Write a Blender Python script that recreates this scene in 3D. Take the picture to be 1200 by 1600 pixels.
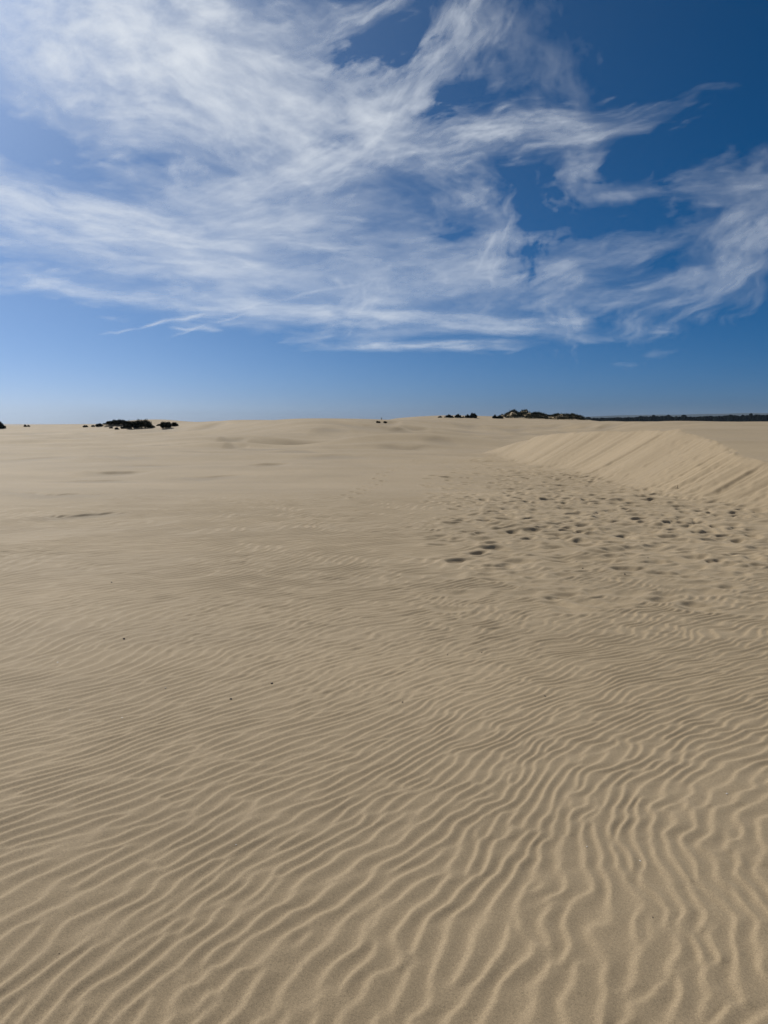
import bpy, math, random
import numpy as np

# ------------------------------------------------------------------ clear
for o in list(bpy.data.objects):
    bpy.data.objects.remove(o, do_unlink=True)
scene = bpy.context.scene
COL = scene.collection
rad = math.radians

# ------------------------------------------------------------------ camera
FPX, EYE, HORIZON_Y = 1202.0, 1.5, 662.0          # focal length in photo pixels, eye height, eye-level row
cam_data = bpy.data.cameras.new('camera')
cam = bpy.data.objects.new('camera', cam_data)
COL.objects.link(cam)
cam_data.sensor_fit = 'VERTICAL'
cam_data.sensor_height = 24.0
cam_data.lens = 24.0 * FPX / 1600.0
cam_data.clip_start = 0.05
cam_data.clip_end = 120000
PITCH = math.atan((800 - HORIZON_Y) / FPX)
cam.location = (0, 0, EYE)
cam.rotation_euler = (math.pi / 2 - PITCH, 0, 0)
scene.camera = cam

# ------------------------------------------------------------------ sun, sky, exposure
SUN_AZ, SUN_EL = rad(-36), rad(36)                # azimuth from the view direction (+Y), negative = left
sun_data = bpy.data.lights.new('sun', 'SUN')
sun_data.energy = 3.6
sun_data.angle = rad(0.53)
sun_data.color = (1.0, 0.95, 0.86)
sun = bpy.data.objects.new('sun', sun_data)
COL.objects.link(sun)
sx, sy, sz = math.sin(SUN_AZ) * math.cos(SUN_EL), math.cos(SUN_AZ) * math.cos(SUN_EL), math.sin(SUN_EL)
from mathutils import Vector
sun.rotation_euler = Vector((sx, sy, sz)).to_track_quat('Z', 'Y').to_euler()
sun.location = (sx * 300, sy * 300, sz * 300)

scene.view_settings.view_transform = 'Standard'
scene.view_settings.look = 'None'
scene.view_settings.gamma = 1.0
scene.view_settings.use_curve_mapping = False
scene.view_settings.exposure = 0.3

world = bpy.data.worlds.new('World')
scene.world = world
world.use_nodes = True
SKY_STRENGTH = 0.050
SKY_SAT = 1.26
CLOUD_GAIN = 0.86


class Nodes:
    """small helper for writing node graphs as expressions"""
    def __init__(self, tree):
        self.t = tree
        tree.nodes.clear()

    def new(self, kind, **kw):
        n = self.t.nodes.new(kind)
        for k, v in kw.items():
            setattr(n, k, v)
        return n

    def put(self, sock, v):
        if isinstance(v, bpy.types.NodeSocket):
            self.t.links.new(v, sock)
        elif v is not None:
            sock.default_value = v

    def math(self, op, a, b=None, c=None, clamp=False):
        n = self.new('ShaderNodeMath', operation=op, use_clamp=clamp)
        for i, v in enumerate((a, b, c)):
            self.put(n.inputs[i], v)
        return n.outputs[0]

    def vmath(self, op, a, b=None, out=0):
        n = self.new('ShaderNodeVectorMath', operation=op)
        self.put(n.inputs[0], a)
        self.put(n.inputs[1], b)
        return n.outputs[out]

    def xyz(self, v):
        n = self.new('ShaderNodeSeparateXYZ')
        self.put(n.inputs[0], v)
        return n.outputs

    def comb(self, x, y, z=0.0):
        n = self.new('ShaderNodeCombineXYZ')
        for i, v in enumerate((x, y, z)):
            self.put(n.inputs[i], v)
        return n.outputs[0]

    def mapping(self, v, loc=(0, 0, 0), rot=(0, 0, 0), scale=(1, 1, 1), kind='POINT'):
        n = self.new('ShaderNodeMapping', vector_type=kind)
        self.put(n.inputs[0], v)
        n.inputs['Location'].default_value = loc
        n.inputs['Rotation'].default_value = rot
        n.inputs['Scale'].default_value = scale
        return n.outputs[0]

    def noise(self, v, scale=1.0, detail=4.0, rough=0.5, lac=2.0, dist=0.0, out='Fac', kind='FBM'):
        n = self.new('ShaderNodeTexNoise', noise_dimensions='3D')
        n.noise_type = kind
        self.put(n.inputs['Vector'], v)
        n.inputs['Scale'].default_value = scale
        n.inputs['Detail'].default_value = detail
        n.inputs['Roughness'].default_value = rough
        n.inputs['Lacunarity'].default_value = lac
        n.inputs['Distortion'].default_value = dist
        return n.outputs[out]

    def ramp(self, v, lo, hi, a=0.0, b=1.0, smooth=True):
        n = self.new('ShaderNodeMapRange', interpolation_type='SMOOTHSTEP' if smooth else 'LINEAR')
        self.put(n.inputs[0], v)
        n.inputs[1].default_value = lo
        n.inputs[2].default_value = hi
        self.put(n.inputs[3], a)
        self.put(n.inputs[4], b)
        return n.outputs[0]

    def mix(self, fac, a, b, mode='MIX'):
        n = self.new('ShaderNodeMix', data_type='RGBA', blend_type=mode)
        self.put(n.inputs[0], fac)
        self.put(n.inputs[6], a)
        self.put(n.inputs[7], b)
        return n.outputs[2]


def px_dir(px, py):
    """photo pixel -> (azimuth, elevation) in radians, for laying out the clouds on the sky"""
    c, s = math.cos(PITCH), math.sin(PITCH)
    x, y, z = (px - 600) / FPX, 1.0, (800 - py) / FPX
    y, z = y * c + z * s, z * c - y * s
    return math.atan2(x, y), math.atan2(z, math.hypot(x, y))


def build_sky():
    N = Nodes(world.node_tree)
    out = N.new('ShaderNodeOutputWorld')
    bg = N.new('ShaderNodeBackground')
    bg.inputs[1].default_value = SKY_STRENGTH
    N.t.links.new(bg.outputs[0], out.inputs[0])
    sky = N.new('ShaderNodeTexSky', sky_type='NISHITA')
    sky.sun_disc = False
    sky.sun_elevation = SUN_EL
    sky.sun_rotation = SUN_AZ
    sky.altitude = 0
    sky.air_density = 0.37
    sky.dust_density = 1.2
    sky.ozone_density = 10.0
    hsv = N.new('ShaderNodeHueSaturation')            # the phone's deep, saturated blue
    hsv.inputs['Saturation'].default_value = SKY_SAT
    hsv.inputs['Hue'].default_value = 0.489
    N.put(hsv.inputs['Color'], sky.outputs[0])
    N.put(bg.inputs[0], hsv.outputs[0])


build_sky()

# ------------------------------------------------------------------ terrain height (world space, metres)
rng = np.random.default_rng(11)


def noise_tile(n, size, lo, hi, beta=1.0, seed=0, aniso=(1.0, 1.0)):
    """periodic noise, wavelengths lo..hi metres, unit variance"""
    r = np.random.default_rng(seed)
    k = np.fft.fftfreq(n, size / n)
    kx, ky = np.meshgrid(k * aniso[0], k * aniso[1], indexing='ij')
    kk = np.hypot(kx, ky) + 1e-9
    f = np.where((kk > 1.0 / hi) & (kk < 1.0 / lo), kk ** (-beta - 1.0), 0.0)
    t = np.fft.ifft2(np.fft.fft2(r.standard_normal((n, n))) * f).real
    return ((t / t.std()).astype(np.float32), size)


def ripple_tile(n, size, lam, s_rad, s_ang, seed):
    r = np.random.default_rng(seed)
    k = np.fft.fftfreq(n, size / n)
    kx, ky = np.meshgrid(k, k, indexing='ij')
    kk = np.hypot(kx, ky) + 1e-9
    ang = np.arctan2(ky, kx)
    f = np.exp(-0.5 * ((kk * lam - 1) / s_rad) ** 2 - 0.5 * (ang / s_ang) ** 2)
    t = np.fft.ifft2(np.fft.fft2(r.standard_normal((n, n))) * f)
    return ((t / np.abs(t).mean()).astype(np.complex64), size)


def samp(tile, x, y):
    t, size = tile
    n = t.shape[0]
    u = (x * (n / size)) % n
    v = (y * (n / size)) % n
    i = np.floor(u).astype(np.int32)
    j = np.floor(v).astype(np.int32)
    fu, fv = (u - i).astype(np.float32), (v - j).astype(np.float32)
    i %= n
    j %= n
    i1, j1 = (i + 1) % n, (j + 1) % n
    return (t[i, j] * (1 - fu) * (1 - fv) + t[i1, j] * fu * (1 - fv)
            + t[i, j1] * (1 - fu) * fv + t[i1, j1] * fu * fv)


def sstep(x, a, b):
    t = np.clip((x - a) / (b - a), 0, 1)
    return t * t * (3 - 2 * t)


def smax(a, b, k):
    return 0.5 * (a + b + np.sqrt((a - b) ** 2 + k * k))


def gauss(x, y, cx, cy, rx, ry, rot=0.0):
    c, s = math.cos(rot), math.sin(rot)
    u, v = (x - cx) * c + (y - cy) * s, -(x - cx) * s + (y - cy) * c
    return np.exp(-(u / rx) ** 2 - (v / ry) ** 2)


def ground_pt(px, py, h=0.0):
    """photo pixel -> point on level sand at height h"""
    d = (EYE - h) * FPX / (py - HORIZON_Y)
    return (px - 600) / FPX * d, d


T_BIG = noise_tile(512, 420.0, 24, 200, 1.2, 1)
T_MID = noise_tile(1024, 90.0, 2.0, 22, 1.1, 2)
T_BAND = noise_tile(1024, 120.0, 2.5, 13, 0.5, 3, (4.5, 1.0))     # long in x
T_LUMP = noise_tile(1024, 20.0, 0.18, 1.1, 0.9, 4)
T_FINE = noise_tile(1024, 9.0, 0.05, 0.5, 0.8, 5)
T_WARP = noise_tile(1024, 24.0, 0.6, 5.0, 1.2, 6)
T_WIG = noise_tile(1024, 7.0, 0.14, 0.7, 1.0, 7)
T_RIP = ripple_tile(2048, 17.0, 0.076, 0.22, 0.32, 8)
T_RIP2 = ripple_tile(1024, 9.0, 0.062, 0.25, 0.6, 9)


# ------------------------------------------------------------------ cirrus: one sheet high above, lit by the sun behind it
# cirrus laid out on the sky: photo px, py, half-width, half-height (px), tilt (deg, up to the right), weight
CIRRUS = [
    # bright mass, upper left
    (190, 40, 230, 130, -10, .80), (300, 100, 170, 100, -38, .75), (120, 120, 150, 70, -25, .40), (30, 20, 110, 90, 0, .40),
    (250, 210, 130, 36, -16, .40), (370, 170, 150, 60, -24, .60), (480, 185, 130, 50, -10, .55), (560, 160, 130, 40, -22, .55), (600, 125, 90, 34, 20, .4),
    (250, 70, 130, 70, -30, .35), (430, 60, 120, 80, -20, .22), (330, 30, 60, 60, 0, .3),
    # feathers rising to the top edge
    (690, 90, 36, 120, -32, .60), (735, 15, 34, 60, -8, .50), (550, 30, 100, 22, 26, .50), (620, 185, 100, 36, 20, .45), (500, 240, 100, 26, 22, .30),
    # two fingers pointing right
    (745, 212, 80, 24, 16, .85), (820, 190, 90, 20, 6, .65), (895, 180, 60, 12, 6, .40), (870, 217, 100, 17, 8, .65), (960, 196, 80, 12, 12, .55),
    # puff and faint scraps on the right
    (915, 275, 48, 36, 10, .70), (880, 305, 60, 34, 50, .2), (868, 115, 60, 50, -50, .25), (1100, 150, 50, 9, 4, .20), (980, 40, 130, 24, 25, .08),
    (800, 70, 70, 80, -40, .16),
    # pale bank, left middle
    (80, 325, 200, 40, -15, .85), (250, 365, 200, 30, -5, .75), (0, 300, 110, 26, -8, .3), (400, 330, 170, 50, 8, .50),
    (230, 285, 140, 30, -12, .25), (460, 270, 160, 36, 14, .50), (570, 255, 90, 30, 24, .40), (700, 280, 70, 36, -30, .35), (735, 310, 40, 24, 0, .3),
    # veil across the centre
    (540, 390, 260, 70, 2, .42), (690, 430, 170, 60, 6, .38), (330, 430, 240, 44, -5, .45), (160, 402, 170, 13, -9, .45),
    (65, 440, 60, 16, 4, .55), (0, 424, 46, 12, 0, .40), (190, 462, 170, 12, -5, .45), (360, 468, 120, 14, -8, .45),
    (450, 490, 170, 18, -2, .60), (560, 465, 44, 24, 45, .40), (690, 500, 200, 13, -3, .60), (800, 514, 110, 9, -4, .40),
    (670, 540, 130, 8, 1, .85), (490, 529, 36, 4, 8, .35), (312, 514, 26, 5, -4, .55), (620, 520, 130, 8, 2, .25),
    # upright puff and wisps right of centre
    (782, 375, 17, 46, -12, .60), (770, 420, 60, 34, 0, .35), (845, 440, 70, 22, 24, .50), (905, 470, 80, 18, 8, .40), (885, 505, 22, 34, 20, .45),
    (950, 405, 100, 18, 16, .40), (1010, 380, 90, 12, 18, .25),
    # long plume to the right edge
    (1165, 385, 100, 44, 40, .65), (1220, 330, 80, 44, 42, .5), (1070, 440, 110, 16, 14, .50), (1105, 475, 60, 11, 34, .50), (1000, 497, 46, 11, 30, .40),
    (1110, 290, 120, 15, 3, .45), (1180, 260, 70, 34, 20, .30), (1000, 515, 20, 20, -40, .25), (980, 572, 20, 4, 6, .25), (1030, 553, 30, 4, 3, .25),
    # clear gaps torn in the cloud
    (570, 82, 70, 26, 12, -.6), (530, 222, 46, 18, 10, -.35), (850, 325, 50, 40, 0, -.35), (60, 225, 130, 30, -12, -.3), (640, 90, 40, 26, 40, -.3),
    (690, 170, 50, 16, 35, -.3), (700, 360, 50, 16, 10, -.2), (230, 165, 50, 16, -20, -.2), (830, 400, 22, 50, -10, -.3), (990, 250, 60, 24, 10, -.3), (700, 150, 40, 20, 40, -.3), (1050, 230, 60, 20, 10, -.25),
]
CONTRAILS = [(265, 502, 85, 3.6, 12.0, .50), (190, 518, 40, 3.0, 8, .18), (325, 507, 55, 3.2, 17, .36), (305, 514, 36, 3.4, -3, .42), (430, 470, 150, 4, 12, .22)]


CLOUD_ALT = 2500.0


def fbm_tile(n, beta, seed, aniso=(1, 1), lo=2.0):
    r = np.random.default_rng(seed)
    k = np.fft.fftfreq(n) * n
    kx, ky = np.meshgrid(k * aniso[0], k * aniso[1], indexing='ij')
    kk = np.hypot(kx, ky)
    f = np.where(kk > lo, np.maximum(kk, 1) ** -beta, 0)
    t = np.fft.ifft2(np.fft.fft2(r.standard_normal((n, n))) * f).real
    return (t / t.std()).astype(np.float32)


def cloud_density(az, el):
    """how thick the ice cloud is in each direction; authored in the photograph's pixel units"""
    c, s = math.cos(PITCH), math.sin(PITCH)
    dx, dy, dz = np.sin(az) * np.cos(el), np.cos(az) * np.cos(el), np.sin(el)
    f = dy * c - dz * s
    up = dz * c + dy * s
    f = np.where(f > 0.15, f, 0.15)
    u0 = np.clip(600 + dx / f * FPX, -2500, 3700)
    v0 = np.clip(800 - up / f * FPX, -2500, 900)
    frac = np.clip((668 - v0) / 668, 0.06, 3)
    vn = -668 * np.log(frac)                           # stretches the texture upright towards the horizon
    W1 = (fbm_tile(512, 2.5, 31), 900.0)
    W2 = (fbm_tile(512, 2.5, 32), 900.0)
    F1 = (fbm_tile(1024, 1.85, 33, (1, 1), 2.0), 1.0)
    F2 = (fbm_tile(1024, 1.6, 34, (1, 1), 3.0), 1.0)
    fs = np.clip(frac, 0.12, 1)
    u = u0 + 7.5 * samp(W1, u0 * 1.1, vn * 1.1) + 1.6 * samp(W1, u0 * 4 + 77, vn * 4)
    v = v0 + fs * (6.5 * samp(W2, u0 * 1.1, vn * 1.1) + 1.3 * samp(W2, u0 * 4 + 33, vn * 4))
    D = np.zeros_like(u)
    rr = np.random.default_rng(5)
    for px, py, rx, ry, rot, w in CIRRUS:
        o1, o2 = rr.random(2) * 3
        if px > 840 and w > 0:
            rx, ry, w = rx * 1.3, ry * 1.35, w * 0.64
        cr, sr = math.cos(rad(rot)), math.sin(rad(rot))
        a = (u - px) * cr - (v - py) * sr
        b = (u - px) * sr + (v - py) * cr
        q = (a / rx) ** 2 + (b / ry) ** 2
        m = q < 5
        if not m.any():
            continue
        am, bm, qm = a[m], b[m], q[m]
        asp = min(max(rx / ry, ry / rx, 1.6), 5.0)
        la, lb = (asp, 1.0) if rx >= ry else (1.0, asp)
        size = 210.0 * max(0.4, min(1.0, min(rx, ry) / 60.0))
        t = samp(F1, am / (size * la) + o1, bm / (size * lb) + o2)
        t2 = samp(F2, am / (size * la * 0.6) + o2, bm / (size * lb * 0.5) + o1)
        edge = np.exp(-(qm * np.exp(-0.45 * t)) * 1.5)
        w = w * (1.0 if px < 700 or w < 0 else 0.78)
        D[m] += w * (0.68 * edge * np.clip(0.60 + 0.33 * t + 0.13 * t2, 0.02, None) + 0.32 * np.exp(-qm))
    # broad veil texture, and the same broken cirrus carried on outside the view
    g = samp(W1, u0 * 0.7 + 200, vn * 0.7)
    outside = np.maximum(sstep(np.abs(az), 0.52, 0.75), sstep(el, 0.47, 0.6)) * sstep(el, 0.08, 0.2)
    pl = 1.0 / (np.sin(np.clip(el, 0.05, 2)) + 0.1)
    gx, gy = dx * pl, dy * pl
    wide = np.clip(0.35 + 0.5 * samp((W1[0], 6.0), gx, gy * 1.4) + 0.3 * samp((F2[0], 2.0), gx, gy), 0, 1.2)
    D += outside * 0.55 * wide
    for px, py, rx, ry, rot, w in CONTRAILS:
        cr, sr = math.cos(rad(rot)), math.sin(rad(rot))
        a = (u0 - px) * cr - (v0 - py) * sr
        b = (u0 - px) * sr + (v0 - py) * cr + 1.2 * samp(W1, u0 * 6, v0 * 6)
        D += w * np.exp(-(a / rx) ** 4 - (b / (ry * 0.55)) ** 2) * np.clip(0.8 + 0.3 * samp(W2, u0 * 5, v0 * 5), 0.2, 1.4)
    return 1 - np.exp(-CLOUD_GAIN * np.clip(D - 0.045, 0, None))


def build_clouds():
    e, els = rad(3.2), []
    while e < rad(88):
        els.append(e)
        e += rad(0.075) if e < rad(29) else rad(1.0)
    a, d, half = 0.0, rad(0.085), []
    while a < math.pi:
        half.append(a)
        if a > rad(29):
            d = min(d * 1.15, rad(3))
        a += d
    half = np.array(half)
    azs = np.concatenate([-half[:0:-1], half, [math.pi]])
    E, A = np.meshgrid(np.array(els), azs, indexing='ij')
    den = cloud_density(A, E)
    R = CLOUD_ALT / np.tan(E)
    co = np.stack([R * np.sin(A), R * np.cos(A), np.full_like(R, CLOUD_ALT)], -1).reshape(-1, 3)
    ne, na = E.shape
    idx = np.arange(ne * na).reshape(ne, na)
    quads = np.stack([idx[:-1, :-1], idx[:-1, 1:], idx[1:, 1:], idx[1:, :-1]], -1).reshape(-1, 4)
    dn = den.ravel()
    quads = quads[dn[quads].max(1) > 0.012]             # nothing where the sky is clear
    me = bpy.data.meshes.new('cirrus_clouds')
    me.vertices.add(len(co))
    me.vertices.foreach_set('co', co.astype(np.float32).ravel())
    me.loops.add(len(quads) * 4)
    me.loops.foreach_set('vertex_index', quads.astype(np.int32).ravel())
    me.polygons.add(len(quads))
    me.polygons.foreach_set('loop_start', (np.arange(len(quads)) * 4).astype(np.int32))
    me.update(calc_edges=True)
    at = me.attributes.new('thickness', 'FLOAT', 'POINT')
    at.data.foreach_set('value', dn.astype(np.float32))
    m = bpy.data.materials.new('ice_cloud')
    m.use_nodes = True
    N = Nodes(m.node_tree)
    out = N.new('ShaderNodeOutputMaterial')
    tr = N.new('ShaderNodeBsdfTransparent')
    tl = N.new('ShaderNodeBsdfTranslucent')
    tl.inputs[0].default_value = (0.91, 0.96, 1.0, 1)
    mx = N.new('ShaderNodeMixShader')
    N.put(mx.inputs[0], N.new('ShaderNodeAttribute', attribute_name='thickness').outputs['Fac'])
    N.t.links.new(tr.outputs[0], mx.inputs[1])
    N.t.links.new(tl.outputs[0], mx.inputs[2])
    N.t.links.new(mx.outputs[0], out.inputs[0])
    me.materials.append(m)
    o = bpy.data.objects.new('cirrus_clouds', me)
    COL.objects.link(o)
    o['kind'] = 'stuff'
    o['label'] = 'wispy white cirrus clouds spread across the blue sky'
    o['category'] = 'clouds'
    print('cloud quads', len(quads))


build_clouds()

# ------------------------------------------------------------------ dunes
# crest of the advancing dune on the right: y -> x of crest, height of crest
CREST_Y = [-20, 0, 6, 10, 12, 14.5, 15.8, 17.5, 21, 24, 29, 33, 36, 38, 40, 65]
CREST_X = [11, 8.8, 8.0, 7.5, 7.3, 7.2, 7.3, 7.42, 8.0, 8.0, 7.25, 6.9, 6.3, 5.7, 5.0, -2]
CREST_H = [0.0, 0.0, 0.15, 0.45, 0.60, 0.76, 0.89, 1.09, 1.33, 1.28, 1.21, 1.02, 0.70, 0.30, -0.1, -0.5]

# blown-out hollows whose far edge is a small scarp turned to the viewer: px centre, py, width px, depth m, deep-ness
HOLLOWS = [(128, 804, 150, .026), (185, 737, 100, .06), (105, 683, 75, .10), (290, 692, 100, .12),
           (366, 686, 44, .10), (372, 694, 40, .08), (425, 724, 60, .06), 
           (560, 662, 110, .16), (625, 671, 55, .16), (648, 666, 44, .16), (630, 701, 85, .06),
           (730, 662, 50, .14), (800, 668, 60, .12), (850, 664, 70, .16), (880, 672, 60, .10), (790, 681, 70, .08),
           (940, 664, 70, .18), (605, 658, 44, .20), (200, 712, 120, .05), (340, 706, 120, .05), (60, 700, 130, .05),
           (470, 706, 110, .04), (250, 672, 120, .14), (330, 665, 60, .12), (60, 676, 90, .10), 
           (690, 688, 60, .06), (520, 668, 60, .10), (725, 672, 60, .08), (150, 752, 160, .025), (330, 745, 130, .025), (90, 770, 200, .02), (420, 700, 90, .05), (230, 727, 130, .03), (60, 716, 140, .04),
           (520, 712, 120, .03), (300, 680, 90, .10), (150, 674, 70, .12), (760, 676, 60, .08), (830, 676, 60, .08), (900, 667, 50, .14)]


# skyline of the near sand field, and of the hill behind it: photo column -> row, distance
RIDGE_PX = [-900, -300, 0, 100, 200, 300, 350, 420, 480, 540, 600, 660, 760, 850, 905, 1000, 1100, 1200, 1500, 2400]
RIDGE_ROW = [666, 666, 666, 664, 663, 660, 658, 657, 655.6, 655, 656, 657, 656.3, 657, 658, 659.3, 660, 660, 660, 660]
RIDGE_D = [120, 130, 135, 130, 122, 110, 100, 88, 80, 80, 84, 92, 100, 100, 90, 72, 62, 60, 60, 60]
HILL_PX = [300, 590, 605, 620, 650, 690, 760, 800, 850, 890, 915, 940, 1300]
HILL_ROW = [680, 661, 656.5, 653.5, 650.6, 649.3, 650.0, 650.0, 651.0, 652.5, 656, 661, 690]
HILL_D = 165.0


def smooth_table(px, val, width):
    g = np.arange(-900.0, 2401.0)
    v = np.interp(g, px, val)
    k = np.hanning(width * 2 + 1)
    k /= k.sum()
    return g, np.convolve(np.pad(v, width, mode='edge'), k, mode='valid')


RIDGE_T, RIDGE_DT, HILL_T = smooth_table(RIDGE_PX, RIDGE_ROW, 60), smooth_table(RIDGE_PX, RIDGE_D, 90), smooth_table(HILL_PX, HILL_ROW, 14)


def macro_base(x, y):
    """dunes and undulations without hollows, ripples or footprints; height, slip-face and plateau weights"""
    r = np.hypot(x, y)
    far = sstep(r, 14, 60)
    yc = np.maximum(y, 4.0)
    px = np.clip(600 + FPX * x / yc, -900, 2400)
    rd = np.interp(px, *RIDGE_DT)
    rh = EYE - (np.interp(px, *RIDGE_T) - HORIZON_Y) / FPX * rd
    w1 = np.where(y < rd, np.exp(-((y - rd) / (0.24 * rd)) ** 2), np.exp(-((y - rd) / (0.5 * rd)) ** 2)) * sstep(y, 5, 25)
    h = 0.02 * samp(T_MID, x, y) * sstep(r, 3, 14) + 0.12 * samp(T_BIG, x + 60, y) * sstep(r, 40, 120)
    h = h + (0.016 * sstep(r, 8, 18) + 0.13 * far) * samp(T_BAND, x, y)
    h = h * (1 - 0.6 * w1) + rh * w1
    # rounded mound and the bowl beside it, in front of the central rise
    h = h + 0.6 * gauss(x, y, 2.2, 52, 5.5, 4.0, 0.15) - 0.95 * gauss(x, y, -5.0, 56, 3.2, 6, -0.1) + 0.55 * gauss(x, y, -12, 58, 5.0, 7, 0.1)
    h = h + 0.45 * gauss(x, y, -36.5, 114, 4.5, 5) + 0.2 * gauss(x, y, -32, 114, 3, 4)
    h = h - 0.02 * np.clip(y - rd - 6, 0, 160)
    hr = EYE - (np.interp(px, *HILL_T) - HORIZON_Y) / FPX * HILL_D
    hill = hr + 0.15 * samp(T_MID, x * 0.7, y * 0.7) * 0.3 - ((y - HILL_D) / 26.0) ** 2 * 2.0
    h = np.where(y > 60, smax(h, np.maximum(hill, -30), 0.12), h)
    # fall to the low land beyond
    h = h * (1 - sstep(r, 200, 420)) - 16.0 * sstep(r, 200, 480)
    h = h + 11.0 * sstep(px, 800, 910) * sstep(r, 480, 840) * (1 - sstep(r, 1600, 2600)) * (y > 0)
    # advancing dune
    wob = samp(T_WIG, y * 0.35, 0 * y + 0.7)
    cx = np.interp(y, CREST_Y, CREST_X) + 0.10 * np.sin(y * 1.1) + 0.04 * np.sin(y * 2.7 + 1) + 0.025 * wob
    ch = np.interp(y, CREST_Y, CREST_H) + 0.015 * np.sin(y * 1.9) + 0.008 * wob
    yy = y + 0.06 * (x - cx)
    fade = 0.35 + 0.65 * np.clip(samp(T_MID, x * 2.6 + 7, y * 2.0), -1.2, 1.6)
    streak = (0.55 * samp(T_FINE, yy * 0.85 + 3.0, x * 0.04 + 1.0) + 0.75 * samp(T_WIG, yy * 0.9, x * 0.05 + 2.0)) * fade
    dx = x - cx
    top = ch + (1.38 - ch) * sstep(dx, 0.0, 11.0) * sstep(y, 4, 16) * (1 - sstep(y, 38, 56))
    top = top + 0.03 * samp(T_MID, x + 9, y + 5) * sstep(dx, 0.5, 5) * sstep(ch, 0.1, 0.6)
    lee = ch + 0.61 * dx + (0.011 * streak - 0.05 * np.clip(samp(T_WIG, yy * 0.55 + 9, x * 0.06) - 0.9, 0, 1)) * sstep(-dx, -0.1, 0.35)
    dune = -smax(-top, -lee, 0.025)
    on = sstep(y, 2, 8) * (1 - sstep(r, 70, 130)) * (1 - sstep(y, 40, 64) * (1 - sstep(x, 5, 20)))
    dune = dune * on - 3.0 * (1 - on)
    base = h
    h = smax(base, dune, 0.17)
    slip = np.clip((dune - base) / 0.12 + 0.6, 0, 1) * sstep(-dx, -0.05, 0.08)
    plateau = np.clip((dune - base) / 0.1, 0, 1) * sstep(dx, -0.02, 0.1)
    return h, slip, plateau


RAY_D = np.geomspace(1.3, 200, 800)


def ray_ground(px, py, high=macro_base):
    """where the sight line through a photo pixel first meets the sand: x, y, z"""
    x = (px - 600) / FPX * RAY_D
    h = high(x, RAY_D)[0]
    ray = EYE - (py - HORIZON_Y) / FPX * RAY_D
    hit = np.nonzero(h >= ray)[0]
    if len(hit):
        i = hit[0]
    else:                                              # above the sand: stand on the skyline
        i = int(np.argmin(np.where(RAY_D > 20, (EYE - h) / RAY_D, 9)))
    return float(x[i]), float(RAY_D[i]), float(h[i])


HOLLOW_PT = [(px, *ray_ground(px, py)[:2], w, dep) for px, py, w, dep in HOLLOWS]


def macro(x, y):
    h, slip, plateau = macro_base(x, y)
    r = np.hypot(x, y)
    hollow_tone = np.zeros_like(h)
    for px, hx, hy, w, dep in HOLLOW_PT:
        L = w / FPX * hy * 0.55
        W = max(0.30, 0.035 * hy)
        m = (np.abs(x - hx) < L) & (np.abs(y - hy) < 4.5 * W)
        if not m.any():
            continue
        xm, ym = x[m], y[m]
        u = (xm - hx) / L
        v = (ym - hy + W * (0.35 * np.sin(u * 2.3 + px) + 0.25 * samp(T_WARP, xm * 2.5 / max(1, hy / 12), 0 * xm + px))) / W
        win = np.clip(1 - u * u, 0, 1) ** 1.4
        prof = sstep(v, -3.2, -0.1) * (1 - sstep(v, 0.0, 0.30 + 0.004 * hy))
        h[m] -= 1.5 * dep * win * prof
        hollow_tone[m] = np.maximum(hollow_tone[m], win * sstep(v, -1.6, -0.2) * (1 - sstep(v, 0.0, 0.3)))  # strength of the darker tone, rising to each hollow's far edge
    return h, slip, plateau, hollow_tone


# ------------------------------------------------------------------ the sand sheet
def grid_axes():
    r, rows = 0.25, []
    while r < 12000:
        rows.append(r)
        if r < 1.4: d = 0.05
        elif r < 4: d = 0.0080
        elif r < 24: d = 0.0021 * r
        elif r < 48: d = 0.0040 * r
        elif r < 180: d = 0.0068 * r
        else: d = 0.04 * r
        r += d
    rows = np.array(rows)
    half, a, d = [], 0.0, 0.0017
    while a < math.pi:
        half.append(a)
        if a > rad(30): d *= 1.06
        a += min(d, 0.06)
    half = np.array(half)
    cols = np.concatenate([-half[:0:-1], half, [math.pi]])
    return rows, cols


FOOTPRINTS = []                                    # x, y, heading, length, width, depth


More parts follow.
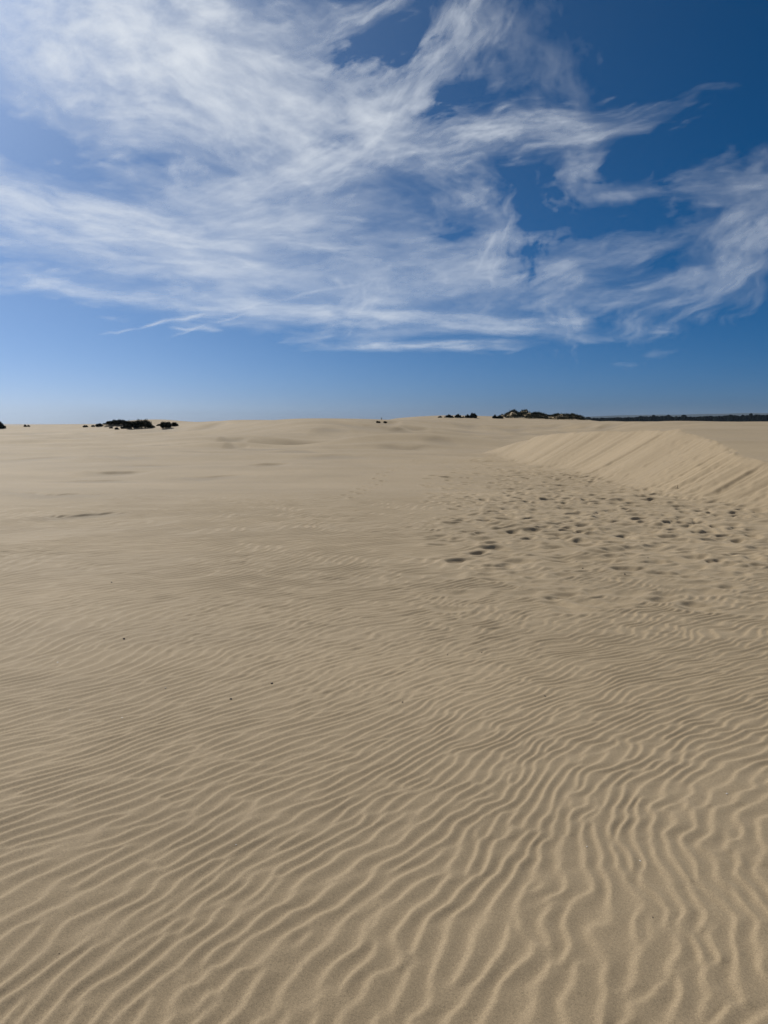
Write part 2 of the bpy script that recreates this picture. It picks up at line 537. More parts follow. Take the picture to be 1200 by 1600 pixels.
def scatter_prints():
    r = np.random.default_rng(21)

    def zone(n, y0, y1, xl, xr, depth, bias=1.0):
        k = 0
        while k < n:
            py = y0 + (y1 - y0) * r.random() ** bias
            lo, hi = xl(py), xr(py)
            px = lo + (hi - lo) * r.random()
            if r.random() > sstep(np.float64(px), lo, lo + 0.25 * (hi - lo)) * 0.8 + 0.2:
                continue
            x, y, _ = ray_ground(px, py)
            L = r.uniform(0.26, 0.42)
            FOOTPRINTS.append((x, y, r.normal(0.25, 0.55), L, L * r.uniform(0.42, 0.7), r.uniform(*depth)))
            k += 1
    # weathered prints nearest the viewer, then the dense trampled band along the toe of the dune
    zone(85, 868, 965, lambda p: 650 + (p - 868) * 0.5, lambda p: 1260, (0.010, 0.024))
    zone(95, 832, 890, lambda p: 690, lambda p: 1260, (0.012, 0.032))
    zone(130, 772, 848, lambda p: 770 - (p - 772) * 0.6, lambda p: 1290, (0.02, 0.045))
    zone(110, 735, 785, lambda p: 730, lambda p: 940 + (p - 735) * 4.5, (0.025, 0.055))
    zone(170, 708, 748, lambda p: 670 + (740 - p) * 1.5, lambda p: 850 + (p - 712) * 3.4, (0.03, 0.06))

    # walkers' tracks along the toe of the dune, a few crossing it
    def track(px, py, n):
        x, y, _ = ray_ground(px, py)
        a = 1.70 + r.normal(0, 0.45) + (math.pi / 2 if r.random() < 0.2 else 0)
        dep = r.uniform(0.022, 0.045) * (1.25 if y > 18 else 1.0)
        stride = r.uniform(0.58, 0.75)
        for i in range(n):
            a += r.normal(0, 0.06)
            x, y = x + stride * math.cos(a), y + stride * math.sin(a)
            q = 600 + FPX * x / max(y, 1)
            if not (665 < q < 1290 and 8.6 < y < 38):
                break
            sd = 0.11 * (1 if i % 2 else -1)
            L = r.uniform(0.28, 0.36)
            FOOTPRINTS.append((x - math.sin(a) * sd, y + math.cos(a) * sd, a + r.normal(0, 0.12), L, L * r.uniform(0.5, 0.7), dep * r.uniform(0.7, 1.2)))
    for k in range(64):
        py = r.uniform(728, 868)
        track(r.uniform(800 - 1.0 * max(0, py - 790), 1240) if py > 770 else r.uniform(730, 960), py, int(r.uniform(7, 22)))
    # single file of steps crossing the flat
    pts = [(540, 778), (590, 752), (600, 738), (650, 722), (665, 712), (720, 703), (760, 700)]
    for (ax, ay), (bx, by) in zip(pts, pts[1:]):
        A, B = np.array(ray_ground(ax, ay)[:2]), np.array(ray_ground(bx, by)[:2])
        n = max(2, int(np.hypot(*(B - A)) / 0.55))
        for i in range(n):
            p = A + (B - A) * i / n
            d = (B - A) / np.hypot(*(B - A))
            s = 0.12 * (1 if i % 2 else -1)
            FOOTPRINTS.append((p[0] - d[1] * s, p[1] + d[0] * s, math.atan2(d[1], d[0]), 0.3, 0.14, r.uniform(.012, .04)))
    for px, py in ((690, 812), (722, 815), (757, 813), (790, 823), (740, 806)):
        x, y, _ = ray_ground(px, py)
        FOOTPRINTS.append((x, y, 0.5, 0.3, 0.15, 0.03))


def ripple_profile(ph):
    """steep short lee to the left (towards the light), long gentle stoss to the right"""
    p = (ph / (2 * np.pi)) % 1.0
    c = 0.35
    a = 0.5 - 0.5 * np.cos(np.pi * np.clip(p / c, 0, 1))
    q = np.clip((p - c) / (1 - c), 0, 1)
    b = (0.5 + 0.5 * np.cos(np.pi * q)) * 0.55 + 0.45 * (1 - q) ** 1.6
    return 2.0 * np.where(p < c, a, b) - 1.0


def build_sand():
    rows, cols = grid_axes()
    nr, nc = len(rows), len(cols)
    R, A = np.meshgrid(rows, cols, indexing='ij')
    X, Y = R * np.sin(A), R * np.cos(A)
    cell = np.maximum(np.gradient(rows)[:, None] * np.ones((1, nc)), R * np.abs(np.gradient(cols))[None, :])
    h, slip, plateau, hollow_tone = macro(X, Y)
    # footprints
    scatter_prints()
    pit = np.zeros_like(h)
    calm = np.zeros_like(h)
    for fx, fy, ang, L, W, dep in FOOTPRINTS:
        fr, fa = math.hypot(fx, fy), math.atan2(fx, fy)
        m = L * 1.6
        i0, i1 = np.searchsorted(rows, (fr - m, fr + m))
        j0, j1 = np.searchsorted(cols, (fa - m / fr, fa + m / fr))
        if i1 <= i0 or j1 <= j0:
            continue
        sl = np.s_[i0:i1, j0:j1]
        c, s = math.cos(ang), math.sin(ang)
        u = ((X[sl] - fx) * c + (Y[sl] - fy) * s) / (L / 2)
        v = (-(X[sl] - fx) * s + (Y[sl] - fy) * c) / (W / 2)
        q = np.sqrt(u * u + v * v) + 0.12 * np.sin(3 * np.arctan2(v, u) + fx * 7)
        bowl = 1 - sstep(q, 0.1, 1.2)
        rim = np.exp(-((q - 1.35) / 0.33) ** 2)
        pit[sl] += dep * 0.8 * (-bowl + 0.45 * rim)
        calm[sl] = np.maximum(calm[sl], 1 - sstep(q, 0.9, 1.7))
    pit = np.where(pit > 0, 0.02 * np.tanh(pit / 0.02), -0.06 * np.tanh(-pit / 0.06))
    # trampled, wind-softened surface between the prints
    sn = Y / np.maximum(R, .1)
    tr = np.zeros_like(h)
    D = np.clip(Y, 1.0, None)
    pyy = HORIZON_Y + EYE * FPX / D
    pxx = 600 + X / D * FPX
    tr = sstep(pxx, 640, 800) * sstep(pyy, 706, 722) * (1 - sstep(pyy, 850, 930)) * (1 - slip * 0.8) * (1 - plateau)
    lump = samp(T_LUMP, X * 0.8, Y * 1.3)
    h = h + tr * 0.012 * lump
    h = h + pit * (1 - 0.6 * slip) * (1 - plateau)
    # wind ripples
    yq = np.array([-50, 0, 1.7, 2.3, 3.0, 3.6, 4.5, 5.5, 7, 9, 12, 20, 60])
    tq = np.array([.2, .2, .30, .48, .78, 1.1, .9, .75, 1.05, 1.2, 0.9, 1.0, 1.0])
    yf = np.linspace(-50, 60, 4000)
    gy = np.interp(yf, [3.3, 5.3, 9.0, 14.0], [1.0, 0.74, 0.42, 0.36])         # ripples grow coarser with distance
    Bf = np.cumsum(np.interp(yf, yq, tq) * gy) * (yf[1] - yf[0])
    G = np.interp(Y, yf, gy)
    Yg = np.interp(Y, yf, np.cumsum(gy) * (yf[1] - yf[0]))
    Q = X * G - np.interp(Y, yf, Bf)
    right = sstep(X / np.maximum(R, .3), -0.25, 0.3) * (1 - sstep(R, 5, 9) * 0.5)
    Q = Q + 0.085 * samp(T_WARP, X, Y) + (0.006 + 0.012 * right) * samp(T_WIG, X * 1.1, Y * 1.1)
    z = samp(T_RIP, Q, Yg)
    z2 = samp(T_RIP2, Q + 0.35 * Yg, Yg)
    amp = np.abs(z)
    ph = np.angle(z)
    prof = ripple_profile(ph)
    rip = prof * np.clip(amp / 0.45, 0, 1) * (0.75 + 0.25 * np.clip(amp, 0, 1.6))
    patch = sstep(samp(T_WARP, X * 0.8 + 5, Y * 0.8 + 2), -0.2, 1.2)
    rip = rip * (1 - 0.25 * patch) + 0.34 * patch * z2.real
    ramp = 0.0041 * (1.25 - 0.25 * sstep(R, 2.5, 4.5)) / G * (1 - sstep(R, 9.5, 22)) * (0.88 + 0.13 * np.clip(samp(T_MID, X * 2, Y * 2), -1.5, 1.5))
    ramp = ramp * (1 - sstep(cell, 0.045, 0.07)) * (1 - slip) * (1 - 0.85 * plateau)
    ramp = ramp * (1 - 0.9 * calm) * (1 - 0.45 * tr)
    h = h + ramp * rip
    h = h + 0.0006 * samp(T_FINE, X, Y) * (1 - sstep(R, 5, 10))

    co = np.stack([X, Y, h], -1).reshape(-1, 3).astype(np.float32)
    # centre vertex closes the sheet under the viewer
    co = np.concatenate([co, [[0, 0, float(h[0].mean())]]]).astype(np.float32)
    idx = np.arange(nr * nc).reshape(nr, nc)
    a, b, c, d = idx[:-1, :-1], idx[1:, :-1], idx[1:, 1:], idx[:-1, 1:]
    quads = np.stack([a, d, c, b], -1).reshape(-1, 4)
    tris = np.stack([idx[0, :-1], np.full(nc - 1, nr * nc), idx[0, 1:]], -1)
    nq, nt = len(quads), len(tris)
    me = bpy.data.meshes.new('sand_ground')
    me.vertices.add(len(co))
    me.vertices.foreach_set('co', co.ravel())
    me.loops.add(nq * 4 + nt * 3)
    me.loops.foreach_set('vertex_index', np.concatenate([quads.ravel(), tris.ravel()]).astype(np.int32))
    me.polygons.add(nq + nt)
    st = np.concatenate([np.arange(nq) * 4, nq * 4 + np.arange(nt) * 3]).astype(np.int32)
    me.polygons.foreach_set('loop_start', st)
    me.polygons.foreach_set('use_smooth', np.ones(nq + nt, dtype=bool))
    me.update(calc_edges=True)
    # the slip face is fresh dry sand, yellower than the wind-sorted flat
    at = me.attributes.new('fresh', 'FLOAT', 'POINT')
    at.data.foreach_set('value', np.concatenate([slip.ravel(), [0]]).astype(np.float32))
    at = me.attributes.new('hollow_tone', 'FLOAT', 'POINT')
    at.data.foreach_set('value', np.concatenate([hollow_tone.ravel(), [0]]).astype(np.float32))
    o = bpy.data.objects.new('sand_ground', me)
    COL.objects.link(o)
    o['kind'] = 'structure'
    o['label'] = 'pale wind-rippled sand with dunes and footprints'
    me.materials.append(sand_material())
    print('sand verts', len(co), 'rows', nr, 'cols', nc)
    return o


def sand_material():
    m = bpy.data.materials.new('sand')
    m.use_nodes = True
    N = Nodes(m.node_tree)
    out = N.new('ShaderNodeOutputMaterial')
    bs = N.new('ShaderNodeBsdfPrincipled')
    N.t.links.new(bs.outputs[0], out.inputs[0])
    pos = N.new('ShaderNodeNewGeometry').outputs['Position']
    big = N.noise(pos, 0.35, 4, 0.6)
    grain = N.noise(pos, 420, 2, 0.7)
    grain2 = N.noise(pos, 150, 3, 0.8)
    fresh = N.new('ShaderNodeAttribute', attribute_name='fresh').outputs['Fac']
    c = N.mix(N.ramp(big, 0.35, 0.65), (0.300, 0.228, 0.140, 1), (0.335, 0.256, 0.160, 1))
    c = N.mix(N.math('MULTIPLY', fresh, 0.55), c, (0.318, 0.242, 0.150, 1))
    hollow_fac = N.new('ShaderNodeAttribute', attribute_name='hollow_tone').outputs['Fac']
    c = N.mix(N.math('MULTIPLY', hollow_fac, 0.45), c, (0.19, 0.155, 0.115, 1))  # darker, greyer sand colour in the deep side of the hollows
    g = N.math('ADD', N.math('MULTIPLY', grain, 0.6), N.math('MULTIPLY', grain2, 0.4))
    gv = N.ramp(g, 0.3, 0.7, 0.45, 1.55, smooth=False)
    c = N.mix(1.0, c, N.comb(gv, gv, gv), 'MULTIPLY')
    # wind-sorted bands, paler and darker sand lying in long streaks
    band = N.noise(N.mapping(pos, rot=(0, 0, rad(8)), scale=(0.05, 0.42, 0.3)), 1.0, 4, 0.6)
    bv = N.ramp(band, 0.3, 0.7, 0.93, 1.07)
    c = N.mix(1.0, c, N.comb(bv, bv, bv), 'MULTIPLY')
    # the low land beyond the dunes on the right is dark heath
    r = N.vmath('LENGTH', pos, out=1)
    X_ = N.xyz(pos)
    heath = N.math('MULTIPLY', N.ramp(r, 260, 330), N.ramp(N.math('DIVIDE', X_[0], N.math('MAXIMUM', X_[1], 1.0)), 0.12, 0.2))
    c = N.mix(heath, c, (0.03, 0.04, 0.02, 1))
    N.put(bs.inputs['Base Color'], c)
    bs.inputs['Roughness'].default_value = 0.8
    bs.inputs['Specular IOR Level'].default_value = 0.15
    bs.inputs['Sheen Weight'].default_value = 0.20      # dry grains scatter towards a low eye
    bs.inputs['Sheen Roughness'].default_value = 0.5
    bs.inputs['Sheen Tint'].default_value = (1.0, 0.86, 0.64, 1)
    bump = N.new('ShaderNodeBump')
    bump.inputs['Strength'].default_value = 0.35
    bump.inputs['Distance'].default_value = 0.002
    N.put(bump.inputs['Height'], grain)
    N.t.links.new(bump.outputs[0], bs.inputs['Normal'])
    return m


sand = build_sand()


# ------------------------------------------------------------------ low land beyond: wood, hills
def mesh_obj(name, verts, faces, mat, parent=None, smooth=False):
    me = bpy.data.meshes.new(name)
    me.from_pydata([tuple(map(float, v)) for v in verts], [], [tuple(map(int, f)) for f in faces])
    if smooth:
        me.polygons.foreach_set('use_smooth', [True] * len(me.polygons))
    me.update()
    me.materials.append(mat)
    o = bpy.data.objects.new(name, me)
    COL.objects.link(o)
    if parent is not None:
        o.parent = parent
    return o


def plain(name, c1, c2, scale, rough=0.9, spec=0.2):
    m = bpy.data.materials.new(name)
    m.use_nodes = True
    N = Nodes(m.node_tree)
    out = N.new('ShaderNodeOutputMaterial')
    bs = N.new('ShaderNodeBsdfPrincipled')
    N.t.links.new(bs.outputs[0], out.inputs[0])
    pos = N.new('ShaderNodeNewGeometry').outputs['Position']
    N.put(bs.inputs['Base Color'], N.mix(N.ramp(N.noise(pos, scale, 3, 0.6), 0.35, 0.65), (*c1, 1), (*c2, 1)))
    bs.inputs['Roughness'].default_value = rough
    bs.inputs['Specular IOR Level'].default_value = spec
    return m


M_WOOD = plain('far_conifers', (0.003, 0.005, 0.005), (0.006, 0.009, 0.008), 0.15, 1.0, 0.0)
M_HILL = plain('far_hills', (0.02, 0.028, 0.024), (0.03, 0.036, 0.03), 0.004)
M_LEAF = plain('shrub_leaves', (0.010, 0.013, 0.007), (0.026, 0.030, 0.014), 2.0)
M_STEM = plain('shrub_stems', (0.05, 0.04, 0.03), (0.08, 0.06, 0.045), 8.0)
M_GRASS = plain('marram', (0.055, 0.055, 0.025), (0.12, 0.105, 0.055), 1.5)
M_DARK = plain('dark_pebble', (0.012, 0.011, 0.010), (0.03, 0.027, 0.024), 300, 0.6, 0.4)
M_SHELL = plain('bleached_shell', (0.62, 0.58, 0.52), (0.8, 0.78, 0.72), 300, 0.4, 0.5)
M_TWIG = plain('driftwood', (0.05, 0.035, 0.022), (0.10, 0.07, 0.045), 60)


def build_wood():
    r = np.random.default_rng(41)
    V, F = [], []
    n = 0
    for row in range(11):
        d = 880 + row * 42
        step = 3.6 + row * 0.35
        az = rad(9)
        while az < rad(44):
            dd = d + r.uniform(-16, 16)
            x, y = dd * math.sin(az), dd * math.cos(az)
            pxx = 600 + FPX * x / y
            trow = np.interp(pxx, [850, 905, 930, 1010, 1100, 1200, 1500], [661, 655.5, 654, 653, 652.3, 651.6, 651]) - 0.5 * math.sin(az * 61)
            H = 6.0 + EYE + (HORIZON_Y - trow) / FPX * 1080 * r.uniform(0.90, 1.0)
            H += r.uniform(1, 2.2) if r.random() < 0.05 else 0
            w = r.uniform(2.8, 5.0)
            k, rings = 7, [(0.05, 0.75), (0.3, 1.0), (0.6, 0.98), (0.8, 0.8), (0.94, 0.5)]
            b = len(V)
            for t, q in rings:
                for i in range(k):
                    a = 2 * math.pi * (i + r.uniform(-.3, .3)) / k
                    qq = w * q * r.uniform(0.7, 1.25)
                    V.append((x + qq * math.cos(a), y + qq * math.sin(a), -6.0 + H * (t + r.uniform(-.03, .03))))
            V.append((x, y, -6.0 + H))
            for j in range(len(rings) - 1):
                for i in range(k):
                    F.append((b + j * k + i, b + j * k + (i + 1) % k, b + (j + 1) * k + (i + 1) % k, b + (j + 1) * k + i))
            for i in range(k):
                F.append((b + (len(rings) - 1) * k + i, b + (len(rings) - 1) * k + (i + 1) % k, len(V) - 1))
            az += step / d * r.uniform(0.7, 1.3)
            n += 1
    o = mesh_obj('forest', V, F, M_WOOD)
    o['kind'] = 'stuff'
    o['label'] = 'dark conifer wood along the horizon at the right'
    o['category'] = 'forest'
    print('trees', n)


def build_hills():
    V, F = [], []
    azs = np.linspace(rad(6), rad(48), 220)
    for k, (d, z0) in enumerate(((8900, -17), (9500, None), (10200, -17))):
        for a in azs:
            px = 600 + FPX * math.tan(a)
            top = np.interp(px, [700, 905, 1000, 1100, 1200, 1400, 1900], [-12, 84, 102, 111, 117, 120, 110]) + 2.2 * math.sin(a * 47) + 1.2 * math.sin(a * 131 + 1)
            V.append((d * math.sin(a), d * math.cos(a), top if z0 is None else z0))
    n = len(azs)
    for k in range(2):
        for i in range(n - 1):
            F.append((k * n + i, k * n + i + 1, (k + 1) * n + i + 1, (k + 1) * n + i))
    o = mesh_obj('hills', V, F, M_HILL, smooth=True)
    o['kind'] = 'structure'


build_wood()
build_hills()


# ------------------------------------------------------------------ shrubs on the sand
def tag(o, label, cat, group=None):
    o['label'] = label
    o['category'] = cat
    if group:
        o['group'] = group


def empty(name, loc):
    o = bpy.data.objects.new(name, None)
    COL.objects.link(o)
    o.location = loc
    o.empty_display_size = 0.2
    return o


def leaf_cloud(r, lobes, n, size, up=0.3):
    """small leaf-sized faces spread through a set of ellipsoids"""
    V, F = [], []
    vol = np.array([l[3] * l[4] * l[5] for l in lobes])
    pick = r.choice(len(lobes), n, p=vol / vol.sum())
    for k in pick:
        cx, cy, cz, rx, ry, rz = lobes[k]
        while True:
            p = r.uniform(-1, 1, 3)
            q = np.linalg.norm(p)
            if 0.25 < q < 1.0:
                break
        p *= (0.6 + 0.45 * r.random())
        c = np.array((cx + p[0] * rx, cy + p[1] * ry, max(0.01, cz + p[2] * rz)))
        a = r.normal(size=3)
        a[2] = abs(a[2]) * (1 + up)
        a /= np.linalg.norm(a)
        b = np.cross(a, r.normal(size=3))
        b /= np.linalg.norm(b) + 1e-9
        L, W = size * r.uniform(0.7, 1.5), size * r.uniform(0.25, 0.5)
        i = len(V)
        V += [c - a * L * 0.5, c + b * W * 0.5, c + a * L * 0.5, c - b * W * 0.5]
        F.append((i, i + 1, i + 2, i + 3))
    return V, F


def tubes(r, paths):
    V, F = [], []
    for pts, rads in paths:
        b = len(V)
        for p, q in zip(pts, rads):
            for i in range(5):
                a = 2 * math.pi * i / 5
                V.append((p[0] + q * math.cos(a), p[1] + q * math.sin(a), p[2]))
        for j in range(len(pts) - 1):
            for i in range(5):
                F.append((b + j * 5 + i, b + j * 5 + (i + 1) % 5, b + (j + 1) * 5 + (i + 1) % 5, b + (j + 1) * 5 + i))
    return V, F


SEED = [100]


def shrub(px, base, wpx, hpx, label, group, dist=None, name='shrub'):
    SEED[0] += 1
    r = np.random.default_rng(SEED[0])
    x, y, z = ray_ground(px, base)
    if dist:
        y = dist
        x = (px - 600) / FPX * y
        z = float(macro_base(np.array([x]), np.array([y]))[0][0])
    w, hh = wpx / FPX * y, 1.25 * hpx / FPX * y
    root = empty(name, (x, y, z - 0.03))
    tag(root, label, 'shrub', group)
    nl = int(np.clip(w / max(hh, 0.15) * 3.5, 3, 12))
    lobes = []
    for i in range(nl):
        t = (i + r.uniform(0.1, 0.9)) / nl * 2 - 1
        prof = math.sqrt(max(0.08, 1 - t * t)) * r.uniform(0.7, 1.1)
        rx = w / nl * r.uniform(0.75, 1.25)
        rz = hh * prof * 0.55
        lobes.append((t * w * 0.46, r.uniform(-.25, .25) * w * 0.4, rz * 0.85, rx, max(rx * 0.8, w * 0.18), rz))
    size = max(0.15, 0.11 * hh)
    n = int(np.clip(520 * w * hh / 0.25, 350, 6500))
    V, F = leaf_cloud(r, lobes, n, size)
    mesh_obj('foliage', V, F, M_LEAF, root)['kind'] = 'stuff'
    paths = []
    for lx, ly, lz, rx, ry, rz in lobes:
        for _ in range(3):
            e = np.array((lx + r.uniform(-.5, .5) * rx, ly + r.uniform(-.4, .4) * ry, lz + rz * r.uniform(0.1, 0.8)))
            s0 = np.array((lx * 0.75, ly * 0.6, -0.05))
            mid = (s0 + e) / 2 + r.normal(size=3) * 0.05
            paths.append(((s0, mid, e), (0.03, 0.02, 0.008)))
    V, F = tubes(r, paths)
    mesh_obj('stems', V, F, M_STEM, root)['kind'] = 'stuff'
    return root


G1 = 'dark shrubs on the sand at the left'
G2 = 'dark shrubs on the hill crest'
for args in (
    (220, 669.5, 46, 14, 'largest dense dark shrub, crowning the hummock at the left', G1),
    (188, 665, 46, 7.5, 'low dark shrub fringing the hummock top beside the largest shrub', G1),
    (197, 670, 11, 7, 'small round dark shrub just left of the largest shrub', G1),
    (185, 671, 7, 3, 'tiny dark shrub at the foot of the fringed hummock', G1),
    (176, 669.5, 6, 2.6, 'tiny dark shrub at the left foot of the fringed hummock', G1),
    (158, 666.5, 14, 4.5, 'low dark shrub left of the fringed hummock, widest of the outliers', G1),
    (148, 667.5, 6, 2.4, 'tiny dark shrub, middle of the three outliers left of the hummock', G1),
    (136, 667.5, 8, 3, 'small dark shrub, leftmost outlier of the hummock group', G1),
    (261, 668.5, 14, 10, 'upright dark shrub right of the largest shrub', G1),
    (275, 666, 11, 6, 'leaning dark shrub at the right end of the left group', G1),
    (250, 665.5, 7, 3, 'tiny dark shrub between the largest and the upright shrub', G1),
    (1, 669.5, 24, 9, 'dark shrub cut by the left edge of the picture', G1),
    (43, 667, 5, 3.0, 'tiny dark shrub alone on the skyline at the far left', G1),
    (48, 667, 4, 2.8, 'second tiny dark shrub on the far left skyline, nearer the hummock', G1),
):
    shrub(*args)
for px, base, w, h, lab in (
    (687, 648, 7, 2.4, 'tiny dark shrub, leftmost on the hill crest'),
    (701, 648.2, 14, 4.2, 'low wide dark shrub, second from the left on the hill crest'),
    (715, 648.2, 12, 5.0, 'domed dark shrub in the middle of the hill crest group'),
    (723, 649.5, 3.5, 2.4, 'very small dark shrub right beside the domed shrub on the hill crest'),
    (730, 648.8, 10, 4.6, 'dark shrub left neighbour of the tallest on the hill crest'),
    (738, 651.6, 12, 7.5, 'tallest dark shrub of the hill crest group, at its right end'),
    (772, 651.4, 7, 5.0, 'dark shrub just left of the grassy ridge'),
    (780, 650.4, 11, 4.4, 'low dark shrub touching the left end of the grassy ridge'),
):
    shrub(px, base, w, h, lab, G2, dist=150.0)
shrub(591, 660.0, 6, 1.6, 'tiny dark shrub in the hollow, left of a pair below the central skyline', 'pair of tiny shrubs in the hollow')
shrub(602, 660.0, 5, 1.6, 'tiny dark shrub in the hollow, right of a pair below the central skyline', 'pair of tiny shrubs in the hollow')


def build_ridge_grass():
    """hummocky, grass-covered ridge: sand hummocks with marram over them"""
    r = np.random.default_rng(77)
    d = 158.0
    V, F = [], []
    GV, GF = [], []
    pxs = np.linspace(783, 909, 130)
    top_row = np.interp(pxs, [783, 792, 800, 815, 840, 856, 870, 888, 900, 909], [649, 645, 643.6, 643.4, 645.2, 649.2, 646.6, 646.4, 648.4, 655]) + 0.5 * np.sin(pxs * 0.9)
    xs = (pxs - 600) / FPX * d
    prof_y = np.linspace(-7, 7, 21)
    hz = []
    for i, (x, t) in enumerate(zip(xs, top_row)):
        crest = EYE - (t - HORIZON_Y) / FPX * d - 0.40
        for yv in prof_y:
            g = float(macro_base(np.array([x]), np.array([d + yv]))[0][0]) - 0.25
            bump = 0.25 * float(samp(T_WARP, np.array([x * 1.1]), np.array([yv * 1.1 + 3]))[0])
            k = max(0.0, 1 - (yv / 7.0) ** 2) ** 1.2
            V.append((x, d + yv, g + max(0.0, crest - g) * k + bump * k))
    m = len(prof_y)
    for i in range(len(xs) - 1):
        for j in range(m - 1):
            F.append((i * m + j, (i + 1) * m + j, (i + 1) * m + j + 1, i * m + j + 1))
    o = mesh_obj('hummock_ridge', V, F, sand.data.materials[0], smooth=True)
    o['kind'] = 'structure'
    A = np.array(V).reshape(len(xs), m, 3)
    cover = samp(T_WARP, A[..., 0] * 0.8 + 4, A[..., 1] * 1.4)
    for _ in range(9000):
        i, j = r.integers(0, len(xs) - 1), r.integers(1, m - 1)
        if cover[i, j] < -0.35 + 0.3 * r.normal():
            continue
        p = A[i, j] + np.array((r.uniform(-.08, .08), r.uniform(-.35, .35), -0.05))
        L = r.uniform(0.22, 0.6)
        a = r.normal(size=3) * 0.45
        a[2] = 1
        tip = p + a / np.linalg.norm(a) * L
        b = np.array((1.0, r.normal() * 0.4, 0)) * r.uniform(0.03, 0.07)
        k = len(GV)
        GV += [p - b, p + b, tip]
        GF.append((k, k + 1, k + 2))
    g = mesh_obj('marram_grass', GV, GF, M_GRASS)
    g['kind'] = 'stuff'
    g['label'] = 'olive marram grass covering the hummocky ridge on the skyline'
    g['category'] = 'grass'
    lobes = []
    for i in range(2, len(xs) - 2, 3):
        for j in (3, 6, 8, 10):
            if cover[i, j] > -0.7 and r.random() < 0.9:
                q = A[i, j]
                lobes.append((q[0], q[1], q[2] + 0.1, r.uniform(.3, .75), r.uniform(.4, .8), r.uniform(.18, .42)))
    V, F = [], []
    vv, ff = leaf_cloud(r, [(a, b, c + 50, d1, e, f) for a, b, c, d1, e, f in lobes], 17000, 0.17)
    o = mesh_obj('heath_scrub', [v - np.array((0, 0, 50)) for v in vv], ff, M_LEAF)
    o['kind'] = 'stuff'
    o['label'] = 'dark low scrub growing among the grass of the ridge'
    o['category'] = 'scrub'


build_ridge_grass()


# ------------------------------------------------------------------ small things on the sand
def surface_z(x, y):
    """height of the finished sand mesh under a point"""
    ok, loc, nrm, _ = sand.ray_cast(Vector((x, y, 20.0)), Vector((0, 0, -1)))
    return (loc.z, nrm) if ok else (0.0, Vector((0, 0, 1)))


def lump(name, px, py, size, mat, flat, label, group, cat):
    SEED[0] += 1
    r = np.random.default_rng(SEED[0])
    x, y, _ = ray_ground(px, py)
    z, _n = surface_z(x, y)
    V, F, k = [], [], 8
    for j, (t, q) in enumerate(((-0.9, 0.45), (-0.35, 0.95), (0.25, 1.0), (0.75, 0.6))):
        for i in range(k):
            a = 2 * math.pi * i / k
            qq = size * 0.5 * q * r.uniform(0.8, 1.2)
            V.append((qq * math.cos(a) * 1.25, qq * math.sin(a) * 0.85, size * 0.5 * flat * t * r.uniform(0.85, 1.15)))
    V += [(0, 0, -size * 0.5 * flat), (0, 0, size * 0.5 * flat)]
    for j in range(3):
        for i in range(k):
            F.append((j * k + i, j * k + (i + 1) % k, (j + 1) * k + (i + 1) % k, (j + 1) * k + i))
    for i in range(k):
        F.append(((i + 1) % k, i, 4 * k))
        F.append((3 * k + i, 3 * k + (i + 1) % k, 4 * k + 1))
    o = mesh_obj(name, V, F, mat, smooth=True)
    o.location = (x, y, z + size * 0.5 * flat * 0.55)
    o.rotation_euler = (r.uniform(-.2, .2), r.uniform(-.2, .2), r.uniform(0, 6))
    tag(o, label, cat, group)


GP, GS = 'black pebbles scattered on the rippled sand', 'pale shell specks on the rippled sand'
for px, py, mm, lab in (
    (183, 1006, 15, 'black pebble alone on the ripples at the middle left'),
    (167, 913, 14, 'black pebble farthest back at the left, above the lone one'),
    (419, 1078, 12, 'black pebble, right one of the two left of the picture centre'),
    (352, 1105, 10, 'black pebble, left and lower one of the two left of the centre'),
    (630, 1111, 11, 'black pebble on the ripples just right of the picture centre'),
    (757, 1028, 10, 'black pebble, right one of the close pair below the footprints'),
    (702, 1033, 8, 'black pebble, left one of the close pair below the footprints'),
    (860, 1100, 8, 'small black pebble on the wavy ripples right of the centre'),
    (982, 900, 17, 'black pebble at the front edge of the trampled sand'),
    (915, 889, 14, 'black pebble below the two dark footprints'),
    (905, 881, 11, 'small black pebble close under the dark footprint'),
    (1018, 876, 11, 'small black pebble right of the dark footprints'),
    (1050, 1485, 4, 'tiny black pebble nearest the viewer, at the lower right'),
    (53, 1552, 3.5, 'tiny black pebble nearest the viewer, at the lower left corner'),
):
    lump('pebble', px, py, mm / 1000, M_DARK, 0.7, lab, GP, 'pebble')
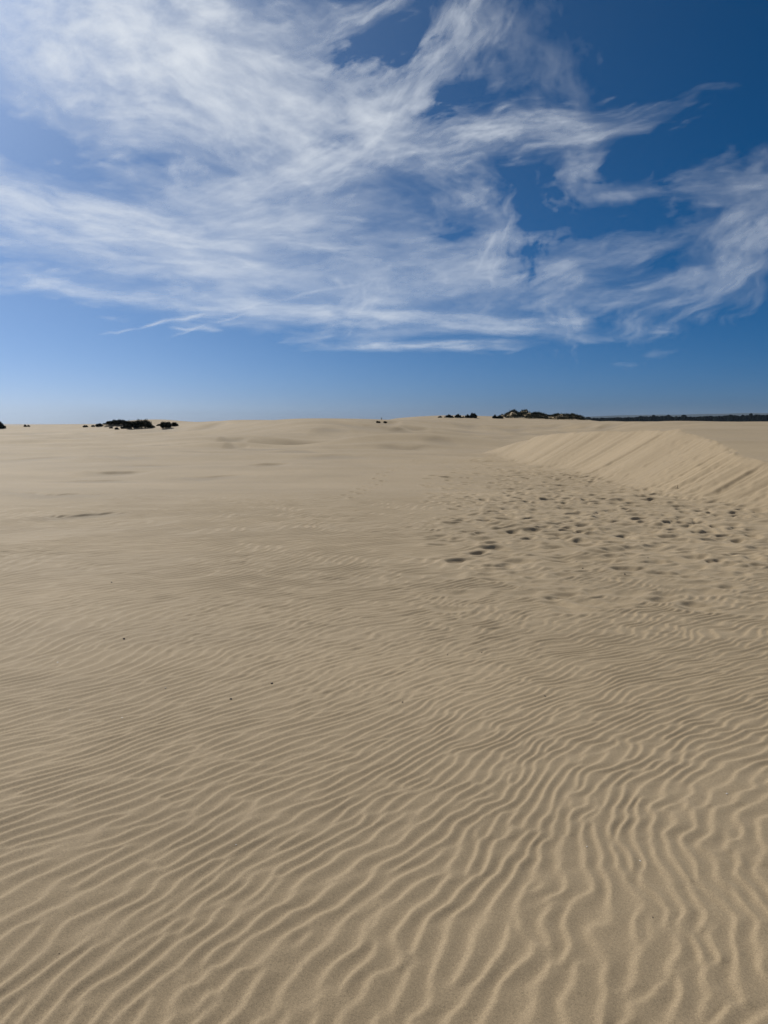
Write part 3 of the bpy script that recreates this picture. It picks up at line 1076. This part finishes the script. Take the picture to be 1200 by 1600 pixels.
for px, py, mm, lab in (
    (75, 1045, 9, 'pale shell speck on the ripples at the left, farthest back of the left three'),
    (247, 1088, 9, 'pale shell speck left of the picture centre'),
    (91, 1124, 7, 'pale shell speck at the left edge, middle of the left three'),
    (175, 1138, 7, 'pale shell speck at the left, nearest of the left three'),
    (1163, 1268, 8, 'pale shell speck near the right edge, farthest back of the right three'),
    (936, 1359, 6, 'pale shell speck between the wavy ripples at the lower right'),
    (1025, 1381, 6, 'pale shell speck on a wavy ripple crest at the lower right'),
    (355, 1358, 5, 'pale shell speck in a ripple trough at the lower left'),
):
    lump('shell_fragment', px, py, mm / 1000, M_SHELL, 0.35, lab, GS, 'shell')


def build_twigs():
    # forked twig lying on the slip face
    x, y, _ = ray_ground(1060, 763)
    z, n = surface_z(x, y)
    root = empty('twig', (x, y, z))
    root.scale = (0.65, 0.65, 0.65)
    r = np.random.default_rng(3)
    V, F = tubes(r, [(((-0.02, 0, 0.0), (0.01, 0.01, 0.05), (0.0, 0.0, 0.11)), (0.011, 0.009, 0.005))])
    mesh_obj('stem', V, F, M_TWIG, root)
    V, F = tubes(r, [(((0.005, 0, 0.035), (-0.04, -0.01, 0.02), (-0.085, -0.02, -0.02)), (0.008, 0.007, 0.004))])
    mesh_obj('side_branch', V, F, M_TWIG, root)
    tag(root, 'small forked dark twig lying on the bright slip face', 'twig')
    # thin stalk on the central skyline
    x, y, z = ray_ground(596, 655.6)
    root = empty('stalk', (x, y, z - 0.05))
    V, F = tubes(r, [(((0, 0, 0), (0.01, 0, 0.12), (-0.01, 0, 0.26)), (0.05, 0.045, 0.03))])
    mesh_obj('stem', V, F, M_TWIG, root)
    tag(root, 'tiny dark stalk standing upright on the central skyline', 'stalk')


build_twigs()


# ------------------------------------------------------------------ haze over the low land
def build_haze():
    R, z0, z1 = 12500.0, -18.5, 135.0
    V = [(x, y, z) for z in (z0, z1) for x, y in ((-R, -R), (R, -R), (R, R), (-R, R))]
    F = [(3, 2, 1, 0), (4, 5, 6, 7), (0, 1, 5, 4), (1, 2, 6, 5), (2, 3, 7, 6), (3, 0, 4, 7)]
    m = bpy.data.materials.new('haze')
    m.use_nodes = True
    N = Nodes(m.node_tree)
    out = N.new('ShaderNodeOutputMaterial')
    v = N.new('ShaderNodeVolumePrincipled')
    v.inputs['Color'].default_value = (0.60, 0.78, 1.0, 1)
    v.inputs['Density'].default_value = HAZE
    v.inputs['Anisotropy'].default_value = 0.3
    N.t.links.new(v.outputs[0], out.inputs['Volume'])
    o = mesh_obj('haze', V, F, m)
    o['kind'] = 'stuff'
    o['label'] = 'thin pale haze over the low land'


HAZE = 5.0e-5
build_haze()
